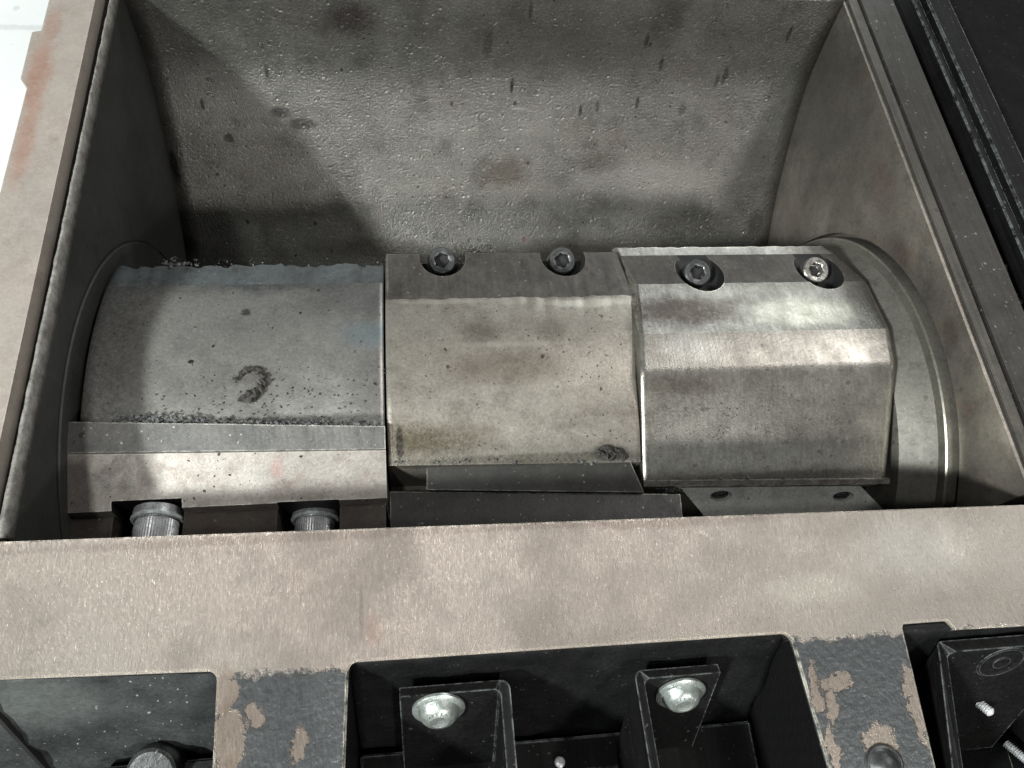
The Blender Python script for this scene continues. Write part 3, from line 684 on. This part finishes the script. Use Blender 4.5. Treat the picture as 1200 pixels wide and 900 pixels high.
# ------------------------------------------------------------------ fixed bed knife under the rail
bed = empty('bed_knife', (40, 66, -66), 'fixed bed knife clamped behind the front rail, brown left bar and black right bar', 'bed knife')
def row_y(px, py, z): return on_z(px, py, z)
zt = -38
A = row_y(66, 603, zt); B = row_y(452, 583, zt)
n0 = [(on_z(x, 620, zt).x) for x in (131, 214, 324, 398)]
yl = lambda x: A.y + (B.y - A.y) * (x - A.x) / (B.x - A.x)
xsn = [A.x - 1, n0[0], n0[1], n0[2], n0[3], B.x]
bm = bmesh.new()
for x0, x1 in ((xsn[0], xsn[1]), (xsn[2], xsn[3]), (xsn[4], xsn[5])):
    prism(bm, [(x0, 58.5), (x1, 58.5), (x1, yl(x1)), (x0, yl(x0))], -70, zt)
for x0, x1 in ((xsn[1], xsn[2]), (xsn[3], xsn[4])):
    prism(bm, [(x0, 58.5), (x1, 58.5), (x1, yl(x1) - 1), (x0, yl(x0) - 1)], -70, zt - 16)
cb = link('clamp_bar', bm, m_brown, bed)
# knurled clamp bolts seen from above, pointing at the camera side
for px, py, rr, mt in ((176, 594, 7.1, m_knurl), (366, 594, 7.0, m_knurl)):
    c0 = on_plane(px, 602, (0, 74.2, -50), (0, 1, 0)) - Vector((0, 0, rr * 1.08)); ax = Vector((0, -.96, .12)); Mx = frame(c0, ax)
    c0 = c0
    bm = bmesh.new()
    lathe(bm, [(0, -3), (rr * 1.08, -3), (rr * 1.1, -.4), (rr * 1.04, .2), (rr * .93, .3), (rr * .9, .9)], Mx, 64, wob=.02)
    N = 96
    prof = [(rr * .9, .9)]
    for k in range(5): prof += [(rr * (.95 if k % 2 == 0 else .965), 1.4 + k * 2.6), (rr * .95, 3.5 + k * 2.6)]
    prof += [(rr * .8, 15), (0, 15)]
    lathe(bm, prof, Mx, N, ripple=-.035, wob=.012)
    b = link('clamp_bolt', bm, mt, bed)
    bm = bmesh.new(); lathe(bm, [(rr * .9, -.3), (rr * 1.13, -.3), (rr * 1.15, .1), (rr * 1.1, .7), (rr * 1.0, .8)], Mx, 64, wob=.02); smooth_obj(link('flange', bm, m_flange, b))
# dark right bar
P0 = row_y(455, 576, -39); P1 = row_y(797, 579, -39); P2 = row_y(797, 606, -39)
bm = bmesh.new(); prism(bm, [(-9.6, 58.5), (P1.x - 1, 58.5), (P1.x, P1.y), (-9.6, P0.y)], -64, -39)
link('fixed_blade', bm, m_dark, bed)

# ------------------------------------------------------------------ debris
def chip(name, label, pts, r, mat, seed):
    bm = bmesh.new()
    for i, (px, py, k) in enumerate(pts):
        p = on_cyl(px, py, 82.5); blob(bm, p, r * k, (1, .8, .5), 2, .6, seed + i * 1.3)
    o = link(name, bm, mat, origin=on_cyl(pts[0][0], pts[0][1], 82)); tag(o, label, 'debris'); return o
hook = [(283, 437, .6), (289, 434, .75), (296, 432, .8), (303, 434, .85), (308, 440, .8), (309, 448, .8), (305, 455, .8), (300, 460, 1.1), (293, 464, 1.3), (287, 466, 1.1), (276, 444, .5)]
chip('plastic_shaving', 'hooked dark shaving stuck on the left rotor segment', hook, 1.95, m_debris, 2)
chip('lint_clump', 'fuzzy grey lint clump at the lower edge of the middle segment', [(703, 531, 1), (709, 526, 1.1), (716, 529, 1.2), (723, 531, 1.1), (730, 536, .7), (709, 535, .9), (717, 537, .7)], 1.6, m_debris, 9)
chip('plastic_crumb', 'small black crumb above the hooked shaving', [(285, 366, 1), (288, 365, .8)], 1.2, m_debris, 15)
# bristly crumbs strewn along edges
bm = bmesh.new(); rnd = random.Random(3)
def strew(n, px0, px1, py0, py1, r, rad, lo=.15, hi=.55, f=None):
    for k in range(n):
        px = rnd.uniform(px0, px1); py = rnd.uniform(py0, py1) if f is None else f(px) + rnd.gauss(0, py1)
        p = on_cyl(px, py, r); s = lo + (hi - lo) * rnd.random() ** 2.5
        blob(bm, p, s, (1, rnd.uniform(.4, 1), rnd.uniform(.4, 1)), 1, .5, rnd.uniform(0, 60))
strew(260, 130, 452, 0, 1.8, 83.2, 0, .2, .8, f=lambda x: 491 + (x - 130) * .024)
strew(70, 130, 240, 0, 2.5, 84, 0, .3, 1.0, f=lambda x: 490)
strew(120, 760, 1000, 0, 2.2, 82, 0, .2, .8, f=lambda x: 564)
strew(60, 455, 750, 0, 1.5, 81.5, 0, .2, .7, f=lambda x: 541)
strew(60, 185, 450, 0, 3, 85.5, 0, .12, .45, f=lambda x: 309)
strew(50, 190, 235, 0, 3, 85.5, 0, .2, .9, f=lambda x: 309)
strew(40, 770, 800, 562, 575, 80, 0, .3, 1.1)
o = link('crumbs', bm, m_crumb); o['kind'] = 'stuff'; tag(o, 'fine grey plastic crumbs strewn along the rotor edges', 'crumbs')
bm = bmesh.new()
for k in range(320):
    u = rnd.random()
    if u < .45: p = on_cyl(rnd.uniform(170, 452), 490 - abs(rnd.gauss(0, 45)), 81.6)
    elif u < .7: p = on_cyl(rnd.uniform(456, 752), rnd.uniform(360, 538), 83.5)
    else: p = on_cyl(rnd.uniform(765, 1030), rnd.uniform(450, 560), 83.5)
    blob(bm, p, rnd.uniform(.15, .45), (1, .7, .5), 1, .5, rnd.uniform(0, 60))
o = link('dust_specks', bm, m_debris); o['kind'] = 'stuff'; tag(o, 'dark dust specks scattered over the rotor faces', 'dust')
for o in bpy.data.objects:
    if '_o' in o: del o['_o']
